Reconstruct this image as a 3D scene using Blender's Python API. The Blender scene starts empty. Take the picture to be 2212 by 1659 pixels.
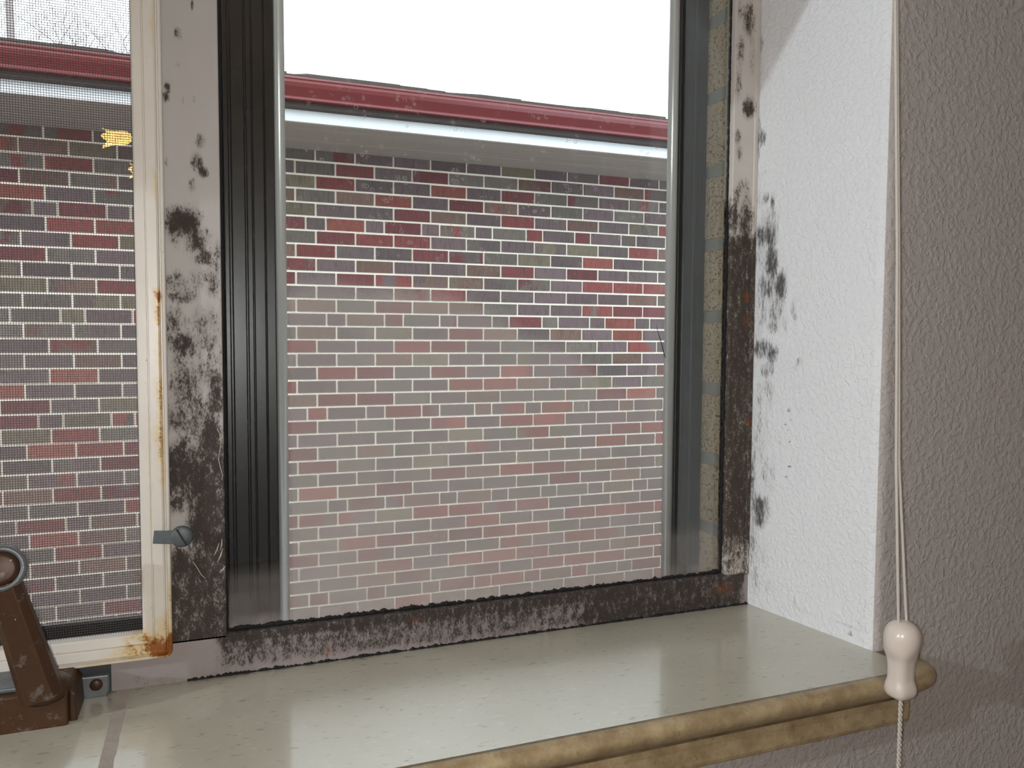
import bpy, bmesh, math, random
from mathutils import Vector, Matrix, noise as mnoise

C = bpy.context.scene
ZO = 1.25                                    # height of the lens above the room's floor (m); geometry below is written relative to the lens

# ------------------------------------------------------------------ camera
cam_data = bpy.data.cameras.new('camera')
cam_data.sensor_width = 36.0
cam_data.lens = 1724.0 / 2212 * 36
cam_data.clip_start = 0.02
cam_data.clip_end = 200
cam = bpy.data.objects.new('camera', cam_data)
C.collection.objects.link(cam)
def look(yaw, pitch, roll):
    cy, sy, cp, sp = math.cos(yaw), math.sin(yaw), math.cos(pitch), math.sin(pitch)
    f = Vector((sy*cp, cy*cp, sp)); r = Vector((cy, -sy, 0)); u = r.cross(f)
    cr, sr = math.cos(roll), math.sin(roll)
    r2 = r*cr + u*sr; u2 = u*cr - r*sr
    return Matrix((r2, u2, -f)).transposed()
cam.matrix_world = Matrix.Translation((0, 0, ZO)) @ look(0.36763, -0.0558957, 0.0051343).to_4x4()
C.camera = cam

# ------------------------------------------------------------------ sky, lights, exposure
w = bpy.data.worlds.new('overcast_sky'); C.world = w; w.use_nodes = True
wn = w.node_tree
bg = wn.nodes['Background']
wtc = wn.nodes.new('ShaderNodeTexCoord'); wsep = wn.nodes.new('ShaderNodeSeparateXYZ'); wr = wn.nodes.new('ShaderNodeValToRGB')
wn.links.new(wtc.outputs['Generated'], wsep.inputs[0]); wn.links.new(wsep.outputs['Z'], wr.inputs[0])
wr.color_ramp.elements[0].color = (0.80, 0.88, 1.0, 1); wr.color_ramp.elements[0].position = 0.0
wr.color_ramp.elements[1].color = (0.93, 0.97, 1.0, 1); wr.color_ramp.elements[1].position = 0.6
wn.links.new(wr.outputs[0], bg.inputs[0]); bg.inputs[1].default_value = 3.7

def lamp(name, kind, loc, power, color=(1, 1, 1), size=0.01):
    d = bpy.data.lights.new(name, kind); d.energy = power; d.color = color; d.shadow_soft_size = size
    o = bpy.data.objects.new(name, d); C.collection.objects.link(o); o.location = (loc[0], loc[1], loc[2]+ZO)
    return o
# the phone's own flash, 16 mm beside its lens
flash = lamp('phone_flash', 'POINT', (-0.016, -0.004, 0.004), 6.0, (1.0, 0.985, 0.97), 0.004)
# bulb of the hanging lamp far to the left
bulb = lamp('hanging_bulb', 'POINT', (-2.1, -0.3, 0.587), 64.0, (0.87, 0.945, 1.0), 0.02)

C.view_settings.view_transform = 'Standard'
C.view_settings.look = 'None'
C.view_settings.gamma = 1.0
C.view_settings.use_curve_mapping = False
C.view_settings.exposure = 0.0
C.cycles.max_bounces = 10
C.cycles.transparent_max_bounces = 24
C.cycles.transmission_bounces = 10
C.cycles.sample_clamp_indirect = 6.0

# ------------------------------------------------------------------ node helpers
class Mat:
    def __init__(s, name):
        s.m = bpy.data.materials.new(name); s.m.use_nodes = True
        s.nt = s.m.node_tree; s.nt.nodes.clear()
        s.out = s.nt.nodes.new('ShaderNodeOutputMaterial')
        s._oc = None
    def node(s, t, **kw):
        n = s.nt.nodes.new(t)
        for k, v in kw.items(): setattr(n, k, v)
        return n
    def put(s, sock, v):
        if isinstance(v, bpy.types.NodeSocket): s.nt.links.new(v, sock)
        elif isinstance(v, (tuple, list)) and sock.type == 'RGBA' and len(v) == 3: sock.default_value = (*v, 1)
        else: sock.default_value = v
    def co(s, sc=(1, 1, 1)):
        if s._oc is None: s._oc = s.node('ShaderNodeTexCoord').outputs['Object']
        mp = s.node('ShaderNodeMapping'); s.put(mp.inputs[0], s._oc); mp.inputs['Scale'].default_value = sc
        return mp.outputs[0]
    def noise(s, scale, detail=4, rough=.55, sc=(1, 1, 1), dist=0.0):
        n = s.node('ShaderNodeTexNoise'); s.put(n.inputs['Vector'], s.co(sc))
        n.inputs['Scale'].default_value = scale; n.inputs['Detail'].default_value = detail
        n.inputs['Roughness'].default_value = rough; n.inputs['Distortion'].default_value = dist
        return n.outputs[0]
    def voro(s, scale, sc=(1, 1, 1), feature='F1', out=0, rnd=1.0):
        n = s.node('ShaderNodeTexVoronoi', feature=feature); s.put(n.inputs['Vector'], s.co(sc))
        n.inputs['Scale'].default_value = scale; n.inputs['Randomness'].default_value = rnd
        return n.outputs[out]
    def attr(s, name, color=False):
        n = s.node('ShaderNodeAttribute', attribute_name=name)
        return n.outputs['Color' if color else 'Fac']
    def math(s, op, a, b=0.0, c=0.0):
        n = s.node('ShaderNodeMath', operation=op)
        s.put(n.inputs[0], a); s.put(n.inputs[1], b); s.put(n.inputs[2], c)
        return n.outputs[0]
    def add(s, a, b): return s.math('ADD', a, b)
    def mul(s, a, b): return s.math('MULTIPLY', a, b)
    def step(s, v, lo, hi, a=0.0, b=1.0):
        n = s.node('ShaderNodeMapRange', interpolation_type='SMOOTHSTEP')
        s.put(n.inputs[0], v); n.inputs[1].default_value = lo; n.inputs[2].default_value = hi
        n.inputs[3].default_value = a; n.inputs[4].default_value = b
        return n.outputs[0]
    def mix(s, f, a, b):
        n = s.node('ShaderNodeMix', data_type='RGBA')
        s.put(n.inputs[0], f); s.put(n.inputs[6], a); s.put(n.inputs[7], b)
        return n.outputs[2]
    def bump(s, h, strength=.3, dist=.001, normal=None):
        n = s.node('ShaderNodeBump'); n.inputs['Strength'].default_value = strength; n.inputs['Distance'].default_value = dist
        s.put(n.inputs['Height'], h)
        if normal is not None: s.put(n.inputs['Normal'], normal)
        return n.outputs[0]
    def bsdf(s, color, rough=.5, metal=0.0, normal=None, spec=.5, coat=0.0, coat_rough=.1, emit=None, emit_s=0.0, sub=0.0):
        n = s.node('ShaderNodeBsdfPrincipled')
        s.put(n.inputs['Base Color'], color); s.put(n.inputs['Roughness'], rough); s.put(n.inputs['Metallic'], metal)
        s.put(n.inputs['Specular IOR Level'], spec); s.put(n.inputs['Coat Weight'], coat); n.inputs['Coat Roughness'].default_value = coat_rough
        if normal is not None: s.put(n.inputs['Normal'], normal)
        if emit is not None: s.put(n.inputs['Emission Color'], emit); n.inputs['Emission Strength'].default_value = emit_s
        return n.outputs[0]
    def mixsh(s, f, a, b):
        n = s.node('ShaderNodeMixShader'); s.put(n.inputs[0], f); s.put(n.inputs[1], a); s.put(n.inputs[2], b)
        return n.outputs[0]
    def done(s, sh):
        s.put(s.out.inputs[0], sh); return s.m
def rgb(r, g, b):
    f = lambda c: (c/255/12.92 if c/255 <= .04045 else ((c/255+.055)/1.055)**2.4)
    return (f(r), f(g), f(b))

# ------------------------------------------------------------------ object helpers
def tag(o, label=None, cat=None, group=None, kind=None):
    if label: o['label'] = label
    if cat: o['category'] = cat
    if group: o['group'] = group
    if kind: o['kind'] = kind
    return o
def thing(name, loc, label, cat, group=None, kind=None):
    o = bpy.data.objects.new(name, None); o.empty_display_size = .02
    C.collection.objects.link(o); o.location = (loc[0], loc[1], loc[2]+ZO)
    return tag(o, label, cat, group, kind)
def build(name, verts, faces, mat, parent=None, smooth=False, attrs=None, fmat=None, recalc=True):
    me = bpy.data.meshes.new(name)
    me.from_pydata([(v[0], v[1], v[2]+ZO) for v in verts], [], faces)
    mats = mat if isinstance(mat, (list, tuple)) else [mat]
    for m in mats: me.materials.append(m)
    if fmat: me.polygons.foreach_set('material_index', fmat)
    if recalc:
        bm = bmesh.new(); bm.from_mesh(me); bmesh.ops.recalc_face_normals(bm, faces=bm.faces); bm.to_mesh(me); bm.free()
    if smooth: me.polygons.foreach_set('use_smooth', [True]*len(me.polygons))
    for k, vals in (attrs or {}).items():
        a = me.attributes.new(k, 'FLOAT', 'POINT'); a.data.foreach_set('value', vals)
    o = bpy.data.objects.new(name, me); C.collection.objects.link(o)
    if parent is not None:
        o.parent = parent
        pm = Matrix.Translation(parent.location) if parent.parent is None else Matrix.Translation((0, 0, 0))
        o.matrix_parent_inverse = pm.inverted()
    return o
class MB:
    """collects shapes into one mesh"""
    def __init__(s): s.v = []; s.f = []; s.fm = []
    def addm(s, v, f, mi=0):
        n = len(s.v); s.v += v; s.f += [tuple(i+n for i in q) for q in f]; s.fm += [mi]*len(f)
    def box(s, x0, x1, y0, y1, z0, z1, mi=0):
        v = [(x, y, z) for x in (x0, x1) for y in (y0, y1) for z in (z0, z1)]
        s.addm(v, [(0, 1, 3, 2), (4, 6, 7, 5), (0, 4, 5, 1), (2, 3, 7, 6), (0, 2, 6, 4), (1, 5, 7, 3)], mi)
    def tube(s, pts, r, n=10, cap=True, mi=0):
        pts = [Vector(p) for p in pts]; rr = r if isinstance(r, (list, tuple)) else [r]*len(pts)
        rings = []; up = Vector((.31, .77, .55)).normalized()
        for i, p in enumerate(pts):
            t = (pts[min(i+1, len(pts)-1)] - pts[max(i-1, 0)]).normalized()
            a = (up - t*up.dot(t)).normalized(); b = t.cross(a)
            rings.append([tuple(p + (a*math.cos(2*math.pi*k/n) + b*math.sin(2*math.pi*k/n))*rr[i]) for k in range(n)])
        v = [q for rg in rings for q in rg]; f = []
        for i in range(len(pts)-1):
            for k in range(n):
                f.append((i*n+k, i*n+(k+1) % n, (i+1)*n+(k+1) % n, (i+1)*n+k))
        if cap: f += [tuple(range(n))[::-1], tuple(range((len(pts)-1)*n, len(pts)*n))]
        s.addm(v, f, mi)
    def lathe(s, prof, o, axis=(0, 0, 1), n=32, mi=0):
        """prof: (radius, height along axis)"""
        ax = Vector(axis).normalized(); t = Vector((1, 0, 0)) if abs(ax.x) < .9 else Vector((0, 1, 0))
        a = (t - ax*t.dot(ax)).normalized(); b = ax.cross(a); o = Vector(o); v = []; f = []
        for r, h in prof:
            for k in range(n):
                q = 2*math.pi*k/n
                v.append(tuple(o + ax*h + (a*math.cos(q) + b*math.sin(q))*max(r, 1e-5)))
        for i in range(len(prof)-1):
            for k in range(n):
                f.append((i*n+k, i*n+(k+1) % n, (i+1)*n+(k+1) % n, (i+1)*n+k))
        f += [tuple(range(n))[::-1], tuple(range((len(prof)-1)*n, len(prof)*n))]
        s.addm(v, f, mi)
    def build(s, name, mat, parent=None, smooth=False, attrs=None):
        return build(name, s.v, s.f, mat, parent, smooth, attrs, s.fm)
def subdivide(poly, sub, closed):
    out = []; n = len(poly)
    for i in range(n if closed else n-1):
        a, b = poly[i], poly[(i+1) % n]
        k = max(1, int(math.hypot(b[0]-a[0], b[1]-a[1])/sub)) if sub else 1
        for j in range(k): out.append((a[0]+(b[0]-a[0])*j/k, a[1]+(b[1]-a[1])*j/k))
    if not closed: out.append(poly[-1])
    return out
def extrude(poly, axis, a, b, step=None, sub=None, closed=True, stations=None):
    """a profile carried along x (profile y,z), y (x,z) or z (x,y)"""
    P = subdivide(poly, sub, closed); n = len(P)
    if stations is None:
        k = max(1, int(round((b-a)/step))) if step else 1
        stations = [a+(b-a)*i/k for i in range(k+1)]
    mk = {'x': lambda s, p: (s, p[0], p[1]), 'y': lambda s, p: (p[0], s, p[1]), 'z': lambda s, p: (p[0], p[1], s)}[axis]
    v = [mk(s, p) for s in stations for p in P]; f = []
    for i in range(len(stations)-1):
        for j in range(n if closed else n-1):
            f.append((i*n+j, i*n+(j+1) % n, (i+1)*n+(j+1) % n, (i+1)*n+j))
    if closed: f += [tuple(range(n))[::-1], tuple(range((len(stations)-1)*n, len(stations)*n))]
    return v, f
def stain(blobs, u, v, n=2.0):
    """summed soft spots, centres and radii in mm"""
    t = 0.0
    for (cx, cy, rx, ry, s) in blobs:
        d = ((u*1000-cx)/rx)**2 + ((v*1000-cy)/ry)**2
        if d < 4: t = max(t, s*math.exp(-0.55*d**1.3)) if d < 4 else t
    return t
def sm(v, a, b):
    t = max(0.0, min(1.0, (v-a)/(b-a))); return t*t*(3-2*t)
def bevel(o, wdt, seg=2, angle=.6):
    m = o.modifiers.new('bevel', 'BEVEL'); m.width = wdt; m.segments = seg; m.limit_method = 'ANGLE'; m.angle_limit = angle
    return o

# ------------------------------------------------------------------ where dirt sits, in mm on each face (across, up, half-width, half-height, density)
MULLION_MOLD = [(-14.9,207.0,1.5,3.1,0.75),(-4.3,227.0,1.5,4.3,0.7),(-20.7,169.9,2.3,3.7,0.8),(-22.0,163.6,2.6,4.3,0.75),(-11.3,161.7,1.5,3.7,0.6),(-3.9,163.4,1.5,3.8,0.5),(-13.8,185.6,2.3,2.5,0.45),(-13.4,205.7,2.9,4.9,0.5),(-0.8,135.5,3.6,5.7,0.62),(-3.1,121.1,4.2,6.9,0.72),(0.7,114.5,4.2,4.4,0.75),(-6.3,105.1,3.0,5.7,0.62),(-22.8,119.5,1.5,4.4,0.6),(-12.6,79.4,12.4,10.8,0.85),(-3.9,67.2,9.0,10.8,0.7),(1.9,56.3,10.6,8.3,0.62),(-17.3,66.6,5.9,8.2,0.5),(-8.1,82.9,17.8,9.5,0.3),(-19.2,38.0,10.6,8.9,0.62),(-13.5,28.6,11.9,6.4,0.6),(0.2,41.8,12.1,9.6,0.52),(9.5,55.0,3.7,19.3,0.55),(6.1,35.5,4.9,8.4,0.6),(-19.7,9.4,10.6,16.0,0.55),(-14.0,-5.0,11.3,11.6,0.72),(-0.3,9.6,12.1,16.2,0.55),(2.5,-3.4,9.1,9.7,0.6),(-13.0,-32.4,11.9,22.6,0.62),(2.2,-22.9,11.0,22.8,0.55),(6.6,-39.3,6.1,19.7,0.75),(-17.8,-54.9,10.7,16.2,0.58),(-4.3,-55.3,15.1,19.6,0.62),(3.0,-72.0,9.2,23.0,0.78),(-15.2,-77.7,12.0,13.0,0.62),(-20.0,-97.0,10.7,16.3,0.82),(-5.0,-101.2,18.2,19.7,0.78),(7.1,-108.6,6.2,19.9,0.7),(-0.7,-118.0,12.2,13.2,0.8),(-20.3,-115.0,7.8,8.5,0.7),(-2.5,-134.4,11.0,23.2,0.85),(5.0,-148.4,6.2,26.7,0.8),(-13.5,-155.0,4.2,9.9,0.45),(-19.6,-161.0,6.6,15.2,0.85),(-6.0,-164.0,14.0,20.0,0.8),(-3.3,-184.4,15.3,20.1,0.75),(-17.0,-186.2,9.1,19.9,0.72),(-3.6,-204.5,17.2,16.8,0.62),(-18.8,-202.6,9.0,16.6,0.6),(6.2,-172.0,6.2,20.1,0.72),(10.3,-55.8,1.5,164.7,0.5)]
RAIL_MOLD = [(-60.7,-238.6,6.3,6.5,0.42),(-53.8,-238.9,6.4,6.5,0.42),(-46.8,-239.2,6.4,6.6,0.42),(-39.8,-239.5,6.5,6.6,0.42),(-32.7,-239.7,6.5,6.6,0.42),(-25.5,-240.0,6.6,6.7,0.42),(-18.2,-240.3,6.7,6.7,0.42),(-10.9,-240.6,6.7,6.7,0.42),(-3.5,-240.9,6.8,6.8,0.42),(3.9,-241.2,6.9,6.8,0.42),(11.4,-241.5,6.9,6.8,0.42),(12.4,-215.3,8.2,6.8,0.98),(12.3,-222.8,7.5,8.8,0.72),(12.2,-230.9,7.5,8.9,0.66),(20.7,-215.3,8.3,6.8,0.98),(20.6,-222.8,7.6,8.9,0.72),(20.5,-231.1,7.6,8.9,0.66),(29.0,-215.4,8.3,6.9,0.98),(28.9,-222.9,7.7,8.9,0.72),(28.8,-231.2,7.7,9.0,0.66),(37.4,-215.4,8.4,6.9,0.98),(37.3,-223.0,7.8,9.0,0.72),(37.2,-231.3,7.8,9.0,0.66),(45.8,-215.5,8.5,6.9,0.98),(45.8,-223.1,7.9,9.0,0.72),(45.7,-231.4,7.9,9.0,0.66),(54.4,-215.5,8.6,7.0,0.98),(54.3,-223.2,7.9,9.1,0.72),(54.2,-231.6,8.0,9.1,0.66),(63.1,-215.6,8.7,7.0,0.98),(63.0,-223.3,8.0,9.1,0.72),(62.9,-231.7,8.0,9.1,0.66),(71.8,-215.6,8.8,7.0,0.98),(71.8,-223.4,8.1,9.2,0.72),(71.7,-231.8,8.1,9.2,0.66),(80.7,-215.7,8.9,7.1,0.98),(80.6,-223.5,8.2,9.2,0.72),(80.5,-232.0,8.2,9.2,0.66),(89.6,-215.7,9.0,7.1,0.98),(89.5,-223.6,8.3,9.3,0.72),(89.5,-232.1,8.3,9.3,0.66),(98.6,-215.8,9.1,7.2,0.98),(98.6,-223.7,8.4,9.3,0.72),(98.5,-232.3,8.4,9.3,0.66),(107.8,-215.8,9.2,7.2,0.98),(107.7,-223.7,8.5,9.4,0.72),(107.7,-232.4,8.5,9.4,0.66),(117.0,-215.9,9.3,7.2,0.98),(117.0,-223.8,8.6,9.4,0.72),(116.9,-232.5,8.6,9.4,0.66),(126.3,-215.9,9.4,7.3,0.98),(126.3,-223.9,8.7,9.5,0.72),(126.3,-232.7,8.7,9.5,0.66),(135.8,-216.0,9.5,7.3,0.98),(135.7,-224.0,8.8,9.5,0.72),(135.7,-232.8,8.8,9.5,0.66),(145.3,-216.0,9.6,7.4,0.98),(145.3,-224.1,8.9,9.6,0.72),(145.3,-233.0,8.9,9.6,0.66),(154.9,-216.1,9.7,7.4,0.98),(154.9,-224.2,9.0,9.6,0.72),(154.9,-233.1,9.0,9.6,0.66),(164.7,-216.1,9.8,7.4,0.98),(164.7,-224.3,9.1,9.7,0.72),(164.7,-233.3,9.1,9.7,0.66),(174.6,-216.2,9.9,7.5,0.98),(174.6,-224.4,9.2,9.7,0.72),(174.6,-233.4,9.2,9.8,0.66),(184.5,-216.3,10.0,7.5,0.98),(184.6,-224.5,9.3,9.8,0.72),(184.6,-233.6,9.3,9.8,0.66),(194.6,-216.3,10.1,7.6,0.98),(194.6,-224.6,9.4,9.9,0.72),(194.7,-233.7,9.4,9.9,0.66),(204.8,-216.4,10.3,7.6,0.98),(204.9,-224.8,9.5,9.9,0.72),(204.9,-233.9,9.5,9.9,0.66),(215.2,-216.4,10.4,7.7,0.98),(215.2,-224.9,9.6,10.0,0.72),(215.2,-234.1,9.6,10.0,0.66),(225.6,-216.5,10.5,7.7,0.98),(225.6,-225.0,9.7,10.0,0.72),(225.7,-234.2,9.7,10.0,0.66),(236.2,-216.5,10.6,7.7,0.98),(236.2,-225.1,9.8,10.1,0.72),(236.3,-234.4,9.8,10.1,0.66),(246.8,-216.6,10.8,7.8,0.98),(246.9,-225.2,9.9,10.1,0.72),(247.0,-234.6,9.9,10.2,0.66),(257.6,-216.7,10.9,7.8,0.98),(257.7,-225.3,10.1,10.2,0.72),(257.8,-234.7,10.1,10.2,0.66),(268.6,-216.7,11.0,7.9,0.98),(268.7,-225.4,10.2,10.3,0.72),(268.7,-234.9,10.2,10.3,0.66),(279.7,-216.8,11.1,7.9,0.98),(279.7,-225.5,10.3,10.3,0.72),(279.8,-235.1,10.3,10.3,0.66),(290.9,-216.9,11.3,8.0,0.98),(290.9,-225.6,10.4,10.4,0.72),(291.1,-235.2,10.4,10.4,0.66),(302.2,-216.9,11.4,8.0,0.98),(302.3,-225.8,10.6,10.4,0.72),(302.4,-235.4,10.6,10.5,0.9),(313.7,-217.0,11.6,8.1,0.98),(313.8,-225.9,10.7,10.5,0.85),(313.9,-235.6,10.7,10.5,0.9),(325.3,-217.1,11.7,8.1,0.98),(325.4,-226.0,10.8,10.6,0.85),(325.5,-235.8,10.8,10.6,0.9),(337.0,-217.1,11.8,8.2,0.98),(337.2,-226.1,10.9,10.6,0.85),(337.3,-236.0,11.0,10.7,0.9),(348.9,-217.2,12.0,8.2,0.98),(349.1,-226.2,11.1,10.7,0.85),(349.2,-236.1,11.1,10.7,0.9),(361.0,-217.3,12.1,8.3,0.98),(361.1,-226.4,11.2,10.8,0.85),(361.3,-236.3,11.2,10.8,0.9),(373.2,-217.3,12.3,8.3,0.98),(373.4,-226.5,11.4,10.8,0.85),(373.5,-236.5,11.4,10.9,0.9),(385.5,-217.4,12.5,8.4,0.98),(385.7,-226.6,11.5,10.9,0.85),(385.9,-236.7,11.5,10.9,0.9),(398.1,-217.5,12.6,8.4,0.98),(398.2,-226.8,11.7,11.0,0.85),(398.4,-236.9,11.7,11.0,0.9),(410.7,-217.5,12.8,8.5,0.98),(410.9,-226.9,11.8,11.1,0.85),(411.1,-237.1,11.8,11.1,0.9),(423.6,-217.6,12.9,8.5,0.98),(423.8,-227.0,12.0,11.1,0.85),(424.0,-237.3,12.0,11.1,0.9),(436.6,-217.7,13.1,8.6,0.98),(436.8,-227.2,12.1,11.2,0.85),(437.0,-237.5,12.1,11.2,0.9),(449.7,-217.8,13.3,8.7,0.98),(450.0,-227.3,12.3,11.3,0.85),(450.2,-237.7,12.3,11.3,0.9),(360.1,-221.3,56.0,12.4,0.5),(46.9,-237.0,5.3,10.5,0.35),(21.2,-224.7,9.5,10.3,0.3)]
RAIL_RUST = [(86.7,-235.5,10.3,5.0,0.8),(152.0,-219.6,11.2,4.4,0.7),(5.1,-243.6,10.6,3.4,0.8),(108.4,-234.8,5.0,3.6,0.5),(440.3,-226.8,15.2,6.9,0.9),(427.6,-221.1,15.0,5.1,0.6),(393.7,-242.7,14.5,3.4,0.55),(201.7,-238.0,5.5,3.8,0.5),(250.3,-236.5,12.5,3.1,0.45),(-25.2,-223.4,4.2,3.3,0.55),(33.8,-242.0,12.9,2.1,0.5),(47.1,-223.0,4.6,3.5,0.5)]
STILE_MOLD = [(454.1,282.5,6.9,15.9,0.8),(444.0,291.0,3.9,11.9,0.6),(445.9,255.3,4.9,16.0,0.65),(457.9,269.0,5.0,16.0,0.5),(444.6,227.1,3.9,20.0,0.6),(458.4,248.9,5.0,16.1,0.5),(456.0,207.4,8.0,10.5,0.85),(444.8,180.8,3.9,8.1,0.75),(446.6,166.8,4.0,8.1,0.6),(451.4,136.6,8.0,9.0,0.6),(445.2,125.9,4.0,12.2,0.7),(442.1,109.4,5.9,20.4,0.8),(454.7,106.0,9.0,24.7,0.78),(450.3,81.1,13.0,16.5,0.9),(455.1,89.6,7.0,12.4,0.9),(448.4,56.3,10.0,16.5,0.85),(455.8,60.7,10.1,16.6,0.72),(452.6,31.5,12.1,16.6,0.85),(453.2,6.5,13.1,20.9,0.97),(451.9,-22.8,13.1,21.0,0.97),(453.6,-48.0,12.2,16.9,0.85),(451.2,-73.3,12.1,21.1,0.8),(449.9,-100.7,12.2,21.2,0.95),(451.6,-128.4,13.2,21.3,1),(451.2,-154.0,13.2,21.4,0.95),(449.3,-179.5,12.2,21.5,0.8),(447.3,-203.0,12.2,17.2,0.72),(453.9,-223.1,12.3,17.4,0.75),(445.1,-217.8,5.1,12.9,0.8)]
STILE_RUST = [(457.9,39.1,4.5,6.7,1),(456.9,19.1,6.1,10.0,0.8),(457.2,200.2,3.5,4.9,0.7),(461.9,-73.6,4.1,5.9,0.95),(461.3,-14.4,3.1,12.6,0.55),(455.4,-18.6,8.1,25.2,0.4),(448.6,-52.1,10.1,21.0,0.45),(449.8,-201.1,7.1,21.6,0.6),(458.1,-225.7,10.3,13.0,0.8),(461.0,-137.5,4.1,17.2,0.5),(449.5,-85.9,10.1,25.4,0.35)]
SCREEN_RUST = [(-19.9,93.1,1.4,3.7,0.8),(-28.3,27.8,1.7,5.0,0.9),(-28.8,15.3,1.4,9.3,0.7),(-28.4,-9.7,1.4,15.7,0.5),(-28.3,-41.1,1.4,18.9,0.6),(-28.3,-69.5,1.4,19.0,0.6),(-27.8,-91.8,1.4,19.1,0.45),(-28.7,204.6,1.1,12.0,0.4),(-29.2,101.7,1.4,12.2,0.4),(-25.2,-211.4,2.9,7.8,0.9),(-29.1,-215.1,10.0,5.2,1),(-33.4,-211.9,10.5,7.8,0.75),(-45.0,-213.6,17.2,4.5,0.55),(-50.9,-217.6,17.1,3.2,0.45),(-39.8,-180.4,1.7,19.3,0.4),(-41.4,-206.0,2.3,6.4,0.6),(-23.6,-149.8,1.5,25.8,0.35),(-24.7,-182.1,1.5,19.5,0.5),(-31.1,-165.2,1.7,19.3,0.3),(-73.4,-220.8,16.6,3.2,0.35),(-46.3,-204.7,8.6,3.2,0.5),(-50.7,-211.2,4.0,3.8,0.6),(-36.3,-85.0,1.4,63.2,0.25),(-28.8,-197.9,7.0,9.7,0.45)]
JAMB_MOLD = [(601.8,279.1,3.9,16.4,0.45),(599.9,262.3,5.1,9.8,0.65),(600.5,242.2,2.6,24.6,0.35),(598.6,188.8,3.2,16.5,0.6),(595.2,180.6,6.4,8.2,0.8),(599.2,168.5,3.9,12.4,0.6),(591.6,149.8,6.3,2.5,0.5),(588.8,125.7,5.0,6.5,0.7),(580.6,122.0,3.1,7.3,0.85),(595.2,126.7,3.8,12.4,0.5),(585.0,106.8,12.5,12.2,0.65),(590.8,93.3,11.4,12.4,0.85),(579.6,92.0,6.2,16.2,0.75),(593.3,73.0,9.0,12.4,0.6),(580.6,67.7,8.7,16.3,0.88),(570.7,46.8,7.3,16.1,0.92),(583.0,47.5,15.0,20.5,0.72),(588.7,31.4,12.7,20.7,0.62),(574.8,26.8,11.0,16.2,0.75),(564.8,50.5,3.6,12.0,0.7),(555.8,28.2,3.5,8.7,0.7),(552.6,20.2,2.3,6.3,0.6),(563.5,14.4,3.6,12.0,0.6),(576.8,14.7,11.1,9.8,0.68),(594.5,14.9,7.7,25.0,0.5),(589.9,-8.0,12.8,10.0,0.82),(577.8,-11.9,8.7,9.8,0.75),(583.5,-26.5,10.1,9.9,0.62),(547.2,-18.0,3.4,5.5,0.68),(551.6,-23.3,2.9,4.8,0.5),(582.9,-43.0,11.3,12.4,0.55),(592.1,-56.2,7.7,25.2,0.5),(579.4,-55.2,7.5,12.4,0.5),(584.9,-76.5,7.6,16.7,0.45),(591.3,-77.2,6.4,25.2,0.5),(557.3,-60.0,2.4,1.6,0.95),(554.6,-68.6,1.8,1.2,0.9),(557.9,-76.9,1.8,1.2,0.95),(555.0,-108.8,1.8,1.2,0.95),(558.8,-118.4,1.8,1.2,0.9),(561.0,-72.4,1.8,1.2,0.8),(565.8,-88.8,1.8,1.2,0.85),(552.6,-43.2,1.7,1.2,0.7),(546.2,-44.8,1.7,1.2,0.7),(555.7,-87.6,1.2,0.8,0.8),(590.7,-96.1,12.9,33.6,0.5),(583.5,-118.2,10.1,25.1,0.5),(573.9,-120.8,6.2,24.7,0.45),(588.8,-150.8,7.7,12.7,0.95),(588.3,-163.5,6.4,9.3,0.9),(581.0,-151.4,6.3,16.7,0.7),(597.3,-133.2,6.6,51.1,0.65),(594.0,-188.3,7.9,34.1,0.6),(584.0,-194.4,10.2,25.3,0.5),(593.0,-218.2,13.1,17.1,0.55),(573.5,-221.1,14.9,8.3,0.45),(537.2,-230.4,22.6,2.4,0.5),(494.2,-229.6,25.0,1.9,0.55),(546.1,-225.1,1.7,6.4,0.6),(482.9,-225.0,1.4,1.1,0.8),(489.9,-235.3,2.0,1.9,0.95)]
FOG_EDGE = [(54, 32), (68, 37), (126, 34), (184, 32), (229, 17), (259, -1), (308, -17), (324, -28), (336, -44), (380, -50), (392, -28), (409, -24)]
FOG_LEFT = [(-128, 27), (-101, 12), (-41, 3)]

# ------------------------------------------------------------------ materials
def moldy(name, base, wash=rgb(112, 98, 88), black=rgb(34, 29, 26), rustc=rgb(150, 84, 22), rough=.6, streak=(1, 1, .5), sc=700, lo=.50, hi=.86):
    m = Mat(name)
    a = m.attr('mold'); r = m.attr('rust')
    nb = m.noise(sc*.10, 4, .6, streak); nm = m.noise(sc*.38, 5, .68, streak); nf = m.noise(sc*1.25, 4, .7, streak)
    c = lambda n, k: m.mul(m.add(n, -.5), k)
    b = m.mix(nb, tuple(q*.88 for q in base), base)
    live = m.step(a, .02, .18)
    soft = m.step(m.add(a, m.add(c(nb, .7), c(nm, .5))), .28, 1.02)
    b = m.mix(m.mul(m.mul(soft, live), .80), b, m.mix(nm, tuple(q*.7 for q in wash), tuple(min(1, q*1.15) for q in wash)))
    f = m.mul(m.step(m.add(a, m.add(c(nm, 1.25), c(nf, 1.15))), lo, hi), live)
    b = m.mix(m.mul(f, .90), b, m.mix(nb, black, rgb(58, 46, 38)))
    lt = m.mul(m.step(nf, .60, .70), m.mul(live, .30))
    b = m.mix(lt, b, tuple(min(1, q*1.0) for q in base))
    rf = m.step(m.mul(m.add(r, m.add(c(m.noise(sc*.3, 4, .65), 1.1), c(nf, .7))), m.step(r, .03, .2)), .42, .95)
    b = m.mix(m.mul(rf, .85), b, m.mix(m.noise(sc*.5, 3), rustc, tuple(q*.22 for q in rustc)))
    ht = m.add(m.mul(nm, .6), m.mul(nf, .4))
    return m.done(m.bsdf(b, m.mix(f, (rough,)*3, (.9,)*3), normal=m.bump(ht, .35, .0006)))
M = {}
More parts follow.
